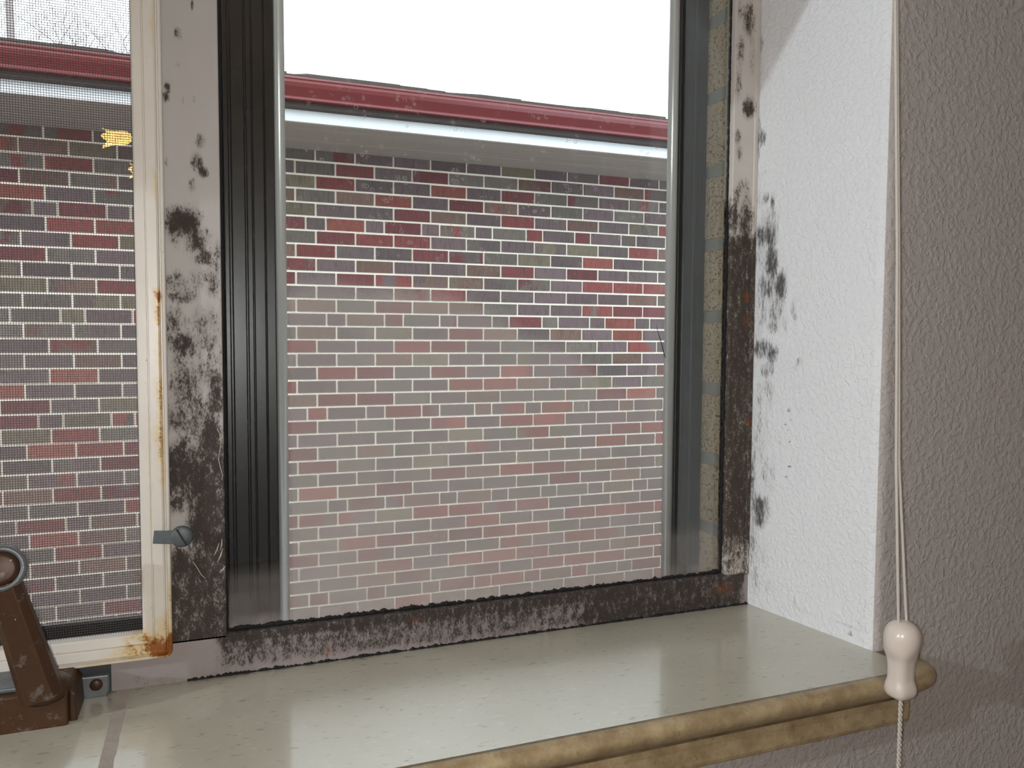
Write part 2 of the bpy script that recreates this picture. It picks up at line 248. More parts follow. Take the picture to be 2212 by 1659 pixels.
M['mullion'] = moldy('moldy_mullion_paint', rgb(190, 185, 180))
M['rail'] = moldy('moldy_rail_paint', rgb(158, 148, 145), wash=rgb(104, 96, 92), black=rgb(26, 23, 21))
M['stile'] = moldy('moldy_stile_paint', rgb(212, 206, 198), wash=rgb(104, 84, 66), black=rgb(34, 26, 20))
M['jamb'] = None
def plaster(name, base, bs, dist, moldy_=False, sc=(1, 1, 1), wash=None):
    m = Mat(name)
    n1 = m.noise(230, 3, .5, sc, .35); n2 = m.noise(560, 2, .5, sc)
    pl = m.step(n1, .40, .66)
    h = m.add(m.mul(pl, 1.0), m.mul(n2, .35))
    b = m.mix(m.noise(14, 3, .5), tuple(c*.95 for c in base), base)
    if moldy_:
        a = m.attr('mold'); st = (1, 1, .30)
        n = m.add(m.mul(m.add(m.noise(150, 5, .7, st), -.5), .95), m.mul(m.add(m.noise(520, 4, .7, st), -.5), .85))
        f = m.step(m.mul(m.add(a, n), m.step(a, .02, .2)), .40, .84)
        b = m.mix(m.mul(m.step(a, .2, .95), .30), b, rgb(140, 132, 128))
        b = m.mix(m.mul(f, .9), b, rgb(46, 40, 38))
    return m.done(m.bsdf(b, .62, normal=m.bump(h, bs, dist), spec=.35))
M['jamb'] = plaster('white_textured_plaster', rgb(233, 235, 236), .50, .0011, True)
M['wall'] = plaster('greige_textured_wall_paint', rgb(186, 179, 174), .50, .0010)
M['room'] = plaster('room_wall_paint', rgb(176, 164, 162), .3, .001)
def simple(name, col, rough=.5, metal=0.0, var=.12, sc=40, bs=0.0, spec=.5, coat=0.0):
    m = Mat(name)
    b = m.mix(m.noise(sc, 4, .6), tuple(c*(1-var) for c in col), tuple(min(1, c*(1+var)) for c in col))
    nrm = m.bump(m.noise(sc*6, 3), bs, .0008) if bs else None
    return m.done(m.bsdf(b, rough, metal, nrm, spec, coat))
M['ceiling'] = simple('ceiling_paint', rgb(225, 222, 218), .8)
M['floor'] = simple('carpet', rgb(120, 105, 90), .95)
M['caulk_and_shade'] = simple('black_caulk_and_shade', rgb(22, 20, 19), .8, 0, .4, 300, .5)
def screenpaint():
    m = Mat('cream_enamel')
    r = m.attr('rust')
    b = m.mix(m.noise(18, 4, .6), rgb(212, 203, 188), rgb(228, 224, 216))
    yel = m.step(m.add(r, m.mul(m.add(m.noise(160, 4), -.5), .5)), .12, .6)
    b = m.mix(m.mul(yel, .7), b, rgb(214, 180, 92))
    rn = m.add(r, m.mul(m.add(m.noise(480, 4, .7), -.5), .9))
    f = m.step(m.mul(rn, m.step(r, .05, .2)), .42, .7)
    b = m.mix(f, b, m.mix(m.noise(500, 3), rgb(176, 100, 20), rgb(92, 46, 10)))
    sp = m.step(m.noise(330, 2, .5), .74, .78)
    b = m.mix(m.mul(sp, .6), b, rgb(170, 120, 60))
    return m.done(m.bsdf(b, .35, normal=m.bump(m.noise(150, 3), .15, .0006), spec=.5))
M['screen'] = screenpaint()
M['mesh'] = simple('insect_screen_wire', rgb(74, 68, 66), .5, .3, .1)
M['black_alu'] = simple('black_aluminium', rgb(34, 33, 33), .34, 0, .2, 30, .06, .55)
M['grey_alu'] = simple('weathered_dark_aluminium', rgb(62, 66, 66), .5, 0, .22, 60, .12, .45)
M['groove'] = simple('dark_channel', rgb(14, 14, 14), .6)
M['bead'] = simple('bright_metal_bead', rgb(240, 240, 238), .30, .35, .03, 50, 0, .9)
M['clip'] = simple('dull_zinc', rgb(92, 98, 100), .48, .35, .25, 260, .2)
def bronze():
    m = Mat('worn_bronze')
    w = m.step(m.add(m.noise(70, 4, .65), m.mul(m.noise(500, 3), .25)), .70, .80)
    b = m.mix(m.noise(60, 3), rgb(84, 54, 30), rgb(54, 36, 22))
    b = m.mix(m.mul(w, .6), b, rgb(120, 112, 106))
    sp = m.step(m.noise(650, 2), .72, .78)
    b = m.mix(sp, b, rgb(190, 180, 170))
    return m.done(m.bsdf(b, .45, .25, m.bump(m.noise(220, 3), .2, .0006)))
M['bronze'] = bronze()
M['steel'] = simple('bare_worn_steel', rgb(112, 116, 118), .42, .4, .35, 130, .2)
def stone():
    m = Mat('speckled_sill_stone')
    big = m.noise(12, 4, .6)
    b = m.mix(big, rgb(182, 178, 158), rgb(202, 199, 182))
    sp = m.step(m.noise(260, 3, .55, (.45, 1, 1)), .60, .72)
    b = m.mix(m.mul(sp, .45), b, rgb(120, 104, 70))
    lt = m.step(m.noise(330, 2, .5, (.4, 1, 1)), .64, .72)
    b = m.mix(m.mul(lt, .35), b, rgb(220, 216, 200))
    a = m.attr('mold'); d = m.add(a, m.mul(m.add(m.noise(180, 4, .7), -.5), .8))
    b = m.mix(m.mul(m.step(a, .05, 1.0), .55), b, rgb(96, 86, 56))
    b = m.mix(m.mul(m.step(m.mul(d, m.step(a, .05, .3)), .55, .8), .85), b, rgb(38, 32, 24))
    h = m.add(m.noise(70, 3, .5, (.5, 1, 1)), m.mul(m.noise(280, 3, .55, (.4, 1, 1)), .5))
    nm = m.bump(h, .16, .0012)
    return m.done(m.bsdf(b, .36, normal=nm, spec=.5, coat=1.0, coat_rough=.11))
M['stone'] = stone()
def nosing():
    m = Mat('shaded_stained_sill_edge')  # ochre paints the less lit front of the stone, with brown stains over it
    n = m.noise(48, 6, .7)
    b = m.mix(m.step(n, .30, .70), rgb(142, 121, 88), rgb(182, 163, 127))
    b = m.mix(m.mul(m.step(m.noise(90, 4, .65), .54, .72), .45), b, rgb(118, 92, 58))
    sp = m.step(m.noise(240, 4, .65), .64, .72)
    b = m.mix(m.mul(sp, .6), b, rgb(84, 56, 26))
    return m.done(m.bsdf(b, .42, normal=m.bump(m.noise(120, 3), .2, .001), spec=.5, coat=.2, coat_rough=.2))
M['nosing'] = nosing()
M['grout'] = simple('mauve_grout', rgb(172, 162, 152), .7, 0, .2, 90, .3)
def beige():
    m = Mat('beige_face_brick')
    pit = m.step(m.noise(380, 5, .75, (1, .7, 1)), .55, .66)
    b = m.mix(m.noise(60, 4), rgb(208, 188, 156), rgb(222, 204, 174))
    b = m.mix(m.mul(pit, .55), b, rgb(104, 84, 58))
    h = m.add(m.mul(m.noise(160, 4, .6), 1.0), m.mul(m.noise(500, 3), .5))
    return m.done(m.bsdf(b, .85, normal=m.bump(m.add(h, m.mul(pit, -.8)), 1.0, .003)))
M['beige_brick'] = beige()
M['beige_mortar'] = simple('grey_mortar', rgb(164, 164, 156), .9, 0, .15, 120, .4)
def housebrick():
    m = Mat('mixed_red_brick')
    ca = m.attr('c1', True); cb = m.attr('c2', True)
    f = m.step(m.add(m.noise(7, 2, .4, (1, 1, .4)), m.mul(m.noise(60, 3), .2)), .58, .66)
    b = m.mix(f, ca, cb)
    rib = m.noise(220, 2, .5, (1, 1, .08))
    b = m.mix(m.mul(m.step(rib, .5, .62), .35), b, (.02, .017, .016))
    sp = m.step(m.noise(140, 3, .6), .64, .72)
    b = m.mix(m.mul(sp, .35), b, rgb(190, 170, 165))
    return m.done(m.bsdf(b, .85, normal=m.bump(rib, .3, .004)))
M['house_brick'] = housebrick()
M['house_mortar'] = simple('pale_mortar', rgb(236, 228, 214), .9, 0, .06, 40, .3)
M['gutter_shade'] = simple('painted_gutter_shade', rgb(66, 58, 56), .8, 0, .2, 12)  # dark colour of the shade below the gutter
M['gutter'] = simple('oxblood_gutter_enamel', rgb(120, 50, 54), .30, 0, .08, 5, 0, .7)
M['fascia'] = simple('white_trim_paint', rgb(232, 236, 240), .5, 0, .04, 6)
def wood():
    m = Mat('weathered_soffit_board')
    g = m.noise(30, 4, .6, (.05, 1, 1))
    b = m.mix(g, rgb(168, 160, 152), rgb(200, 192, 184))
    return m.done(m.bsdf(b, .8, normal=m.bump(g, .4, .004)))
M['soffit'] = wood()
M['shingle'] = simple('dark_asphalt_shingle', rgb(70, 62, 58), .9, 0, .3, 30, .5)
M['bark'] = simple('pale_bark', rgb(150, 140, 138), .9, 0, .15, 4)
M['grass'] = simple('winter_grass', rgb(92, 88, 80), .95, 0, .3, 6)
M['cord'] = simple('off_white_cord', rgb(206, 198, 188), .75, 0, .12, 900, .4)
M['tassel'] = simple('off_white_plastic', rgb(216, 204, 192), .28, 0, .03, 30, 0, .5, .3)
M['slat'] = simple('blind_slat', rgb(214, 208, 200), .45)
M['fuzz'] = simple('pale_thread', rgb(190, 180, 168), .9)
def glass(name, tint=(.97, .985, .98), spots=True, fogc=(.86, .76, .73)):
    m = Mat(name)
    tr = m.node('ShaderNodeBsdfTransparent'); m.put(tr.inputs[0], tint)
    gl = m.node('ShaderNodeBsdfGlossy'); gl.inputs['Roughness'].default_value = 0.004
    fr = m.node('ShaderNodeFresnel'); fr.inputs[0].default_value = 1.45
    clear = m.mixsh(fr.outputs[0], tr.outputs[0], gl.outputs[0])
    df = m.node('ShaderNodeBsdfDiffuse'); m.put(df.inputs[0], fogc)
    tl = m.node('ShaderNodeBsdfTranslucent'); m.put(tl.inputs[0], fogc)
    film = m.mixsh(.18, df.outputs[0], tl.outputs[0])
    a = m.attr('fog')
    grain = m.add(.80, m.mul(m.noise(1400, 2, .6), .4))
    fac = m.mul(a, grain)
    if spots:
        d = m.voro(190)                                   # dried droplet rings and dust specks
        ring = m.mul(m.step(d, .16, .26), m.step(d, .42, .30))
        keep = m.step(m.noise(60, 3, .6), .53, .62)
        sp = m.mul(m.mul(ring, keep), m.mul(m.attr('spots'), .28))
        dust = m.mul(m.step(m.noise(1500, 2, .6), .66, .74), m.mul(m.attr('spots'), .22))
        fac = m.math('MAXIMUM', fac, m.math('MAXIMUM', sp, dust))
    return m.done(m.mixsh(fac, clear, film))
M['glass'] = glass('dusty_window_glass')
def glow(name, col, s):
    m = Mat(name)
    return m.done(m.bsdf(rgb(240, 220, 180), .4, emit=col, emit_s=s))

# ------------------------------------------------------------------ the room
GY = .607                                               # room-side face of the fixed pane
XJ, XC, YW = .466, .483, .468                            # jamb at the frame, jamb at the corner, plane of the wall
ROOM = (-2.4, 1.9, -3.4, -1.25, 1.25)                   # x0 x1 y_back floor ceiling
# right-hand wall with its plastered window return, one sheet that turns the corner
arc = [(XC+.009-.009*math.cos(t), YW+.009-.009*math.sin(t)) for t in [math.pi/2*i/6 for i in range(7)]]
prof = [(XJ, .645), (XJ, .60), (XC, YW+.010)] + arc + [(1.9, YW)]
inner = subdivide(prof[:3], .0022, False)
sup = [(arc[-1][0]+.001, YW)]
full = inner + arc + sup + subdivide([(arc[-1][0]+.001, YW), (1.9, YW)], .05, False)[1:]
zlow = [-1.25, -.9, -.6, -.4, -.3]
zs = zlow + [-.2602 + i*.0024 for i in range(int((.34+.2602)/.0024)+1)] + [.5, .8, 1.25]
n = len(full); v = [(p[0], p[1], z) for z in zs for p in full]; f = []; fm = []
jw = len(inner)+len(arc)-1                              # first column of the flat wall
for i in range(len(zs)-1):
    for j in range(n-1):
        if i < len(zlow) and j < jw: continue
        f.append((i*n+j, i*n+j+1, (i+1)*n+j+1, (i+1)*n+j)); fm.append(0 if j < len(inner)+3 else 1)
xl = [ROOM[0] + (arc[-1][0]-ROOM[0])*i/40 for i in range(41)]; zl = zlow+[-.2602]; o0 = len(v)
v += [(x, YW, z) for z in zl for x in xl]
for i in range(len(zl)-1):
    for j in range(40):
        f.append((o0+i*41+j, o0+i*41+j+1, o0+(i+1)*41+j+1, o0+(i+1)*41+j)); fm.append(1)
mold = []
for p in v:
    d = min(.78, .9*stain(JAMB_MOLD, p[1], p[2])) if p[0] < XC+.003 and -.27 < p[2] < .35 else 0
    if p[1] > .588 and p[0] < XC: d = max(d, .30)
    mold.append(d)
wall_r = build('wall_right', v, f, [M['jamb'], M['wall']], None, True, {'mold': mold}, fm)
tag(wall_r, 'greige textured wall right of the window with white moldy plaster return', 'wall', kind='structure')
mb = MB(); mb.box(ROOM[0], 1.9, YW+.03, .60, -1.25, -.2625); mb.box(XC+.035, 1.9, YW+.03, .60, -.2625, 1.25)
o = mb.build('wall_front', M['ceiling']); tag(o, 'core of the outside wall behind the greige plaster', 'wall', kind='structure')
XL = -.80                                               # left edge of the recess, outside the picture
mb = MB(); mb.box(ROOM[0], XL, YW, .645, -.262, 1.25); mb.box(XL, XJ, YW, .645, .95, 1.25)
o = mb.build('wall_upper', M['wall']); tag(o, 'greige wall around the head of the window recess', 'wall', kind='structure')
def shell(name, x0, x1, y0, y1, z0, z1, mat, label, cat):
    b = MB(); b.box(x0, x1, y0, y1, z0, z1); return tag(b.build(name, mat), label, cat, kind='structure')
shell('floor', ROOM[0], ROOM[1], ROOM[2], .60, -1.35, -1.25, M['floor'], 'brown carpeted floor of the room', 'floor')
shell('ceiling', ROOM[0], ROOM[1], ROOM[2], .60, 1.25, 1.35, M['ceiling'], 'white ceiling of the room', 'ceiling')
shell('wall_left', ROOM[0]-.1, ROOM[0], ROOM[2], .60, -1.35, 1.35, M['room'], 'side wall far to the left', 'wall')
shell('wall_side', ROOM[1], ROOM[1]+.1, ROOM[2], .60, -1.35, 1.35, M['room'], 'side wall far to the right', 'wall')
shell('wall_back', ROOM[0], ROOM[1], ROOM[2]-.1, ROOM[2], -1.35, 1.35, M['room'], 'wall behind the photographer', 'wall')

# ------------------------------------------------------------------ beige brick opening outside the frame
mb = MB(); joints = [.2928, .2243, .1565, .0890, .0220, -.0450, -.1115, -.1770]
z = .2928
while z < .95: z += .0672; joints.insert(0, z)
joints += [-.2440, -.311]
rng = random.Random(5)
for a, b in zip(joints, joints[1:]):
    mb.box(.4415+rng.uniform(-.0006, .0006), .54, .6125, .705, b+.0052, a-.0052)
o1 = mb
mo = MB(); mo.box(.4432, .535, .6135, .70, -.311, joints[0])
ext = thing('wall_exterior', (.49, .66, -.31), 'beige brick edge of the opening seen between frame and storm window', 'wall', kind='structure')
def rough_bricks(mbx, name, mat, parent):
    o = mbx.build(name, mat, parent); bevel(o, .0022, 2); return o
rough_bricks(o1, 'brick_course', M['beige_brick'], ext)
mo.build('mortar', M['beige_mortar'], ext)
mb = MB(); mb.box(.54, 2.2, .65, .705, -1.6, 1.35); mb.box(-2.4, -.83, .65, .705, -1.6, 1.35); mb.box(-.83, .54, .65, .705, -1.6, -.275); mb.box(-.83, .54, .65, .705, .96, 1.35)
mb.build('outer_leaf', M['beige_brick'], ext)

# ------------------------------------------------------------------ window_1: fixed pane in its painted steel frame
win = thing('window_1', (.23, .60, -.244), 'fixed clear pane in a moldy painted steel frame above the stone sill', 'window', kind='structure')
def dirt_part(name, vf, mat, parent, moldf, rustf=None, smooth=False):
    v, f = vf
    return build(name, v, f, mat, parent, smooth, {'mold': [moldf(p) for p in v], 'rust': [(rustf(p) if rustf else 0.0) for p in v]})
front = lambda p, lim: 1.0 if p[1] < lim else 0.0
ZT = .93
mu = [(-.031, .600), (.0112, .600), (.0118, .6010), (.0118, .612), (-.031, .612)]
dirt_part('mullion', extrude(mu, 'z', -.2153, ZT, stations=[-.2153+i*.0022 for i in range(210)]+[.3, .5, ZT], sub=.0022), M['mullion'], win,
          lambda p: max(1.16*stain(MULLION_MOLD, p[0], p[2]), .84*sm(-p[2], .055, .085)*(1-math.exp(-((p[0]+.019)/.011)**2-((p[2]+.136)/.020)**2))) if p[2] < .3 else .2)
ra = [(.600, -.2446), (.600, -.2142), (.6008, -.2134), (.612, -.2134), (.612, -.2446)]
dirt_part('bottom_rail', extrude(ra, 'x', -.0633, XJ, step=.0024, sub=.0022), M['rail'], win,
          lambda p: max(min(.86, 1.05*stain(RAIL_MOLD, p[0], p[2])), (.80 if p[2] > -.216 and p[0] > .012 else 0), (.55 if p[2] < -.2425 and p[0] > -.02 else 0)),
          lambda p: .8*stain(RAIL_RUST, p[0], p[2]))
st = [(.4402, .612), (.4402, .6008), (.4410, .600), (.4618, .600), (.4625, .5985), (.4655, .5985), (.4659, .600), (.4659, .612)]
dirt_part('side_stile', extrude(st, 'z', -.2142, ZT, stations=[-.2142+i*.0022 for i in range(240)]+[.4, .6, ZT], sub=.0018), M['stile'], win,
          lambda p: max(stain(STILE_MOLD, min(p[0], .4655), p[2]) if p[2] < .32 else .2, .86*sm(-p[2], -.112, -.085)*(1-.25*sm(-p[2], .17, .20)), .6 if p[0] < .4412 and p[2] < .11 else 0),
          lambda p: .8*stain(STILE_RUST, p[0], p[2]))
# putty lines: lumpy black mold where glass meets steel
def lumpy(pts, r, seed, amp=.5, step=.0008):
    rg = random.Random(seed); out = []; rr = []
    for a, b in zip(pts, pts[1:]):
        a, b = Vector(a), Vector(b); k = max(1, int((b-a).length/step))
        for i in range(k):
            q = a.lerp(b, i/k); g = mnoise.noise(q*260+Vector((seed*7.1, 0, 0))); g2 = mnoise.noise(q*900+Vector((0, seed*3.3, 0)))
            out.append(tuple(q + Vector((0, 0, (g*.6+g2*.4)*r*amp)))); rr.append(r*max(.15, 1+amp*(g*1.1+g2*.9)))
    out.append(pts[-1]); rr.append(r)
    return out, rr
mb = MB()
p_, r_ = lumpy([(.0125, .6062, -.2122), (.44, .6062, -.2122)], .0013, 1, .85, .0009); mb.tube(p_, r_, 7)
p_, r_ = lumpy([(.0126, .606, -.2128), (.0126, .606, .60)], .0010, 2, .5); mb.tube(p_, r_, 6)
p_, r_ = lumpy([(.4396, .606, -.2128), (.4396, .606, .115)], .0016, 3, .7); mb.tube(p_, r_, 6)
p_, r_ = lumpy([(.4396, .606, .115), (.4396, .606, .60)], .0007, 4, .3); mb.tube(p_, r_, 6)
mb.build('putty_line', M['caulk_and_shade'], win, True)
mb = MB(); p_, r_ = lumpy([(-.015, .5996, -.2432), (.465, .5996, -.2432)], .0013, 7, .8); mb.tube(p_, r_, 6); mb.build('sill_mold_shade_line', M['caulk_and_shade'], win, True)  # black line along the rail foot: mold plus a painted shadow line
def pane(name, x0, x1, y0, y1, z0, z1, parent, fogf, spotf, step=.006, ztop=None):
    k = max(1, int((x1-x0)/step)); xs = [x0+(x1-x0)*i/k for i in range(k+1)]
    k = max(1, int((z1-z0)/step)); zz = [z0+(z1-z0)*i/k for i in range(k+1)] + ([ztop] if ztop else [])
    nx = len(xs); v = []; f = []
    for y in (y0, y1): v += [(x, y, z) for z in zz for x in xs]
    N = nx*len(zz)
    for i in range(len(zz)-1):
        for j in range(nx-1):
            q = (i*nx+j, i*nx+j+1, (i+1)*nx+j+1, (i+1)*nx+j); f.append(q); f.append(tuple(N+t for t in q[::-1]))
    rim = [i for i in range(nx)] + [i*nx+nx-1 for i in range(1, len(zz))] + [(len(zz)-1)*nx+j for j in range(nx-2, -1, -1)] + [i*nx for i in range(len(zz)-2, 0, -1)]
    for a, b in zip(rim, rim[1:]+rim[:1]): f.append((a, N+a, N+b, b))
    fog = [fogf(p[0], p[2]) if i < N else 0.0 for i, p in enumerate(v)]
    spo = [spotf(p[0], p[2]) if i < N else 0.0 for i, p in enumerate(v)]
    return build(name, v, f, M['glass'], parent, False, {'fog': fog, 'spots': spo})
def lerpline(L, x):
    x *= 1000
    if x <= L[0][0]: return L[0][1]/1000
    for (x0, z0), (x1, z1) in zip(L, L[1:]):
        if x <= x1: return (z0+(z1-z0)*(x-x0)/(x1-x0))/1000
    return L[-1][1]/1000
def fog_inner(x, z):
    low = sm(-z, .168, .176)*.10
    edge = sm(-z, .203, .2115)*.35*(.6+.8*mnoise.noise(Vector((x*90, 1.3, z*60))))
    return max(0, low+edge)
pane('window_pane', .0118, .4402, GY, GY+.003, -.2135, .34, win, fog_inner, lambda x, z: .12, ztop=ZT)

# ------------------------------------------------------------------ storm window: black aluminium frame outside the fixed pane
sw = thing('storm_window', (.23, .66, -.24), 'black aluminium storm window behind the fixed pane', 'storm window')
SY = .640
gl = [-.02, .0145, .0150, .0160, .0165, .0260, .0265, .0282, .0287, .0322, .0326, .0338, .0342, .0480, .0486, .0530]
pts = []
def grooved(xs, deep=.0016):
    out = []; depth = 0
    for i, x in enumerate(xs):
        out.append((x, SY + (deep if i % 4 in (2, 3) else 0)))
    return out
fl = [(-.03, SY), (.0135, SY), (.0140, SY+.002), (.0150, SY+.002), (.0156, SY-.0012), (.0185, SY-.0012), (.0190, SY+.0012),
      (.0205, SY+.0012), (.0210, SY), (.0300, SY), (.0304, SY+.0018), (.0316, SY+.0018), (.0320, SY), (.0352, SY), (.0355, SY+.0014),
      (.0363, SY+.0014), (.0366, SY), (.0440, SY), (.0443, SY+.0012), (.0450, SY+.0012), (.0453, SY), (.0515, SY), (.0520, SY+.001), (.0520, .649), (-.03, .649)]
v, f = extrude(fl, 'z', -.262, .93); o = build('frame_stile', v, f, M['black_alu'], sw); bevel(o, .0003, 1)
frr = [(.4580, .656), (.4110, .656), (.4110, .6475), (.4090, .6475), (.4090, SY+.003), (.4100, SY-.001), (.4110, SY-.001), (.4112, SY+.014), (.4155, SY+.014), (.4158, SY+.001), (.4172, SY), (.4260, SY),
       (.4264, SY-.001), (.4300, SY-.001), (.4304, SY), (.4400, SY+.0005), (.4402, .645), (.458, .645)]
v, f = extrude(frr, 'z', -.262, .93); o = build('frame_stile', v, f, M['grey_alu'], sw); bevel(o, .0003, 1)
mb = MB(); mb.box(.0520, .4095, SY, .649, -.262, -.2300); mb.box(.0520, .4095, SY, .649, .885, .93); mb.build('frame_rail', M['black_alu'], sw)
for xx, wd, k in ((.0560, .0042, -1), (.4048, .0050, 1)):
    pr = []
    for i in range(17):
        a = 2*math.pi*i/16
        pr.append((xx+wd*math.cos(a), SY+.0030+.0045*math.sin(a)))
    v, f = extrude(pr[:-1], 'z', -.2300, .885); build('glazing_bead', v, f, M['bead'], sw, True)
def fog_storm(x, z):
    e = lerpline(FOG_EDGE, x) + .006*mnoise.noise(Vector((x*40, 0, z*40)))
    s = sm(e-z, -.016, .004)
    s *= sm(x, .0615, .0640)*(1-sm(x, .3985, .4010))
    base = .36 + .20*sm(-z, .02, .20)
    base *= 1+.18*mnoise.noise(Vector((x*16, 3.1, z*16)))
    # a smeared clear patch, hand-shaped, low on the left
    return max(0.0, s*base)
def spots_storm(x, z): return sm(z, -.01, .09)*1.0*(.55+.45*sm(x, .05, .30)) + .15
pane('storm_pane', .0575, .4030, SY+.0035, SY+.0060, -.2300, .34, sw, fog_storm, spots_storm, ztop=.885)

# ------------------------------------------------------------------ window_2: casement behind the insect screen
cs = thing('window_2', (-.25, .62, -.22), 'casement window with dark sash behind the cream insect screen', 'window', kind='structure')
mb = MB(); mb.box(-.78, -.0315, .618, .6245, -.245, -.1990); mb.box(-.78, -.0315, .618, .6245, .88, .93); mb.box(-.0448, -.0315, .618, .6245, -.1990, .88); mb.box(-.78, -.745, .618, .6245, -.1990, .88)
o = mb.build('sash', M['black_alu'], cs); bevel(o, .001, 2)
def fog_left(x, z):
    e = lerpline(FOG_LEFT, x) + .008*mnoise.noise(Vector((x*30, 5, z*30)))
    return sm(e-z, -.006, .03)*(.17+.12*sm(-z, .03, .2))
pane('casement_pane', -.746, -.0445, .6195, .6225, -.1995, .34, cs, fog_left, lambda x, z: .25*sm(z, 0, .15), step=.008, ztop=.881)
mb = MB(); mb.box(-.80, -.0633, .6005, .612, -.2465, -.2245); mb.box(-.80, XJ, .6005, .6115, .93, .95); mb.box(-.80, -.779, .6005, .6115, -.2245, .93)
mb.build('outer_frame', M['grey_alu'], cs)

# ------------------------------------------------------------------ insect screen: cream steel frame with wire mesh
sc = thing('insect_screen', (-.25, .594, -.2215), 'cream painted insect screen with rusty corner, left of the moldy mullion', 'window screen')
X0, X1, Z0, Z1 = -.775, -.0240, -.2212, .925            # outer edges
# stepped profile across the member, measured from the outer edge inwards: (distance, y)
pr = [(0, .5995), (0, .5912), (.0006, .5903), (.0022, .5900), (.0026, .5917), (.0034, .5917), (.0038, .5896), (.0050, .5890), (.0106, .5890), (.0112, .5898), (.0114, .5912),
      (.0120, .5912), (.0122, .5900), (.0174, .5902), (.0184, .5912), (.0186, .5995)]
R = .005
def frame_path(d):
    """closed loop at distance d inside the outer edge, rounded outer corners"""
    pts = []; r = max(R-d, .0002)
    for cx, cz, a0 in ((X1-R, Z0+R, -90), (X1-R, Z1-R, 0), (X0+R, Z1-R, 90), (X0+R, Z0+R, 180)):
        pts.append((cx, cz, a0, r))
    return pts
loops = []
for d, y in pr:
    L = []
    corners = [(X1-d, Z0+d), (X1-d, Z1-d), (X0+d, Z1-d), (X0+d, Z0+d)]
    r = max(R-d, .0003)
    sg = [(-1, 1), (-1, -1), (1, -1), (1, 1)]; ang = [-90, 0, 90, 180]
    for (cx, cz), (sx, sz), a0 in zip(corners, sg, ang):
        for k in range(5):
            a = math.radians(a0+90*k/4)
            L.append((cx+sx*r+r*math.cos(a), y, cz+sz*r+r*math.sin(a)))
    # densify straight runs so rust has somewhere to live
    D = []
    for i, a in enumerate(L):
        b = L[(i+1) % len(L)]; D.append(a)
        if (i+1) % 5 == 0:
            for k in range(1, 200): D.append(tuple(a[j]+(b[j]-a[j])*k/200 for j in range(3)))
    loops.append(D)
n = len(loops[0]); v = [p for L in loops for p in L]; f = []
for i in range(len(loops)-1):
    for j in range(n): f.append((i*n+j, i*n+(j+1) % n, (i+1)*n+(j+1) % n, (i+1)*n+j))
for j in range(n): f.append(((len(loops)-1)*n+j, (len(loops)-1)*n+(j+1) % n, (j+1) % n, j))
build('frame', v, f, M['screen'], sc, False, {'rust': [stain(SCREEN_RUST, p[0], p[2]) for p in v]})
mb = MB(); x = -.0405; pitch = .00158; wr = .000125
while x > -.30:
    mb.box(x-wr, x+wr, .5968, .5971, Z0+.010, .34); x -= pitch
while x > X0+.010:
    mb.box(x-wr, x+wr, .5968, .5971, Z0+.010, .34); x -= pitch*2
z = Z0+.0150
while z < .34:
    mb.box(X0+.010, X1-.010, .5971, .5974, z-wr, z+wr); z += pitch
mb.build('wire_mesh', M['mesh'], sc)

# ------------------------------------------------------------------ screen clip: zinc tab and slotted screw
cl = thing('screen_clip', (-.020, .590, -.137), 'small grey metal turn clip with slotted screw holding the insect screen', 'clip')
mb = MB()
tabv = [(-.0349, -.1398), (-.0339, -.1310), (-.0185, -.1322), (-.0180, -.1416)]
v, f = extrude(tabv, 'y', .5862, .5876); o = build('tab', v, f, M['clip'], cl); bevel(o, .0003, 2)
mb = MB(); mb.lathe([(.0046, 0), (.0046, .011)], (-.0166, .5998, -.1366), (0, -1, 0), 24); mb.build('stem', M['clip'], cl)
mb = MB(); mb.lathe([(.0050, .0105), (.0072, .0106), (.0074, .0116), (.0072, .0134), (.0060, .0144), (.0030, .0149), (.0, .0150)], (-.0166, .600, -.1366), (0, -1, 0), 40)
hd = mb.build('screw_head', M['clip'], cl, True)
mb = MB(); a = math.radians(28)
for s in (1,):
    u = Vector((math.sin(-a), 0, math.cos(a))); w_ = Vector((math.cos(a), 0, math.sin(a)))
    c0 = Vector((-.0166, 0, -.1366)); q = []
    for yy in (.5846, .5856):
        for sx, sz in ((-1, -1), (1, -1), (1, 1), (-1, 1)):
            p = c0 + w_*sx*.0006 + u*sz*.0064; q.append((p.x, yy, p.z))
    mb.addm(q, [(0, 1, 2, 3), (4, 7, 6, 5), (0, 4, 5, 1), (1, 5, 6, 2), (2, 6, 7, 3), (3, 7, 4, 0)])
mb.build('slot', M['groove'], hd)

# ------------------------------------------------------------------ casement operator
op = thing('casement_operator', (-.11, .565, -.241), 'brown bronze window crank operator with folding handle at left end of the sill', 'window crank')
v, f = extrude([(-.152, -.2440), (-.0835, -.2440), (-.0835, -.2195), (-.152, -.2195)], 'y', .5545, .5990)
o = build('housing', v, f, M['bronze'], op); bevel(o, .0018, 3)
v, f = extrude([(-.150, -.2197), (-.101, -.2197), (-.103, -.2168), (-.150, -.2162)], 'y', .5600, .5950)
o = build('housing_cap', v, f, M['steel'], op); bevel(o, .001, 2)
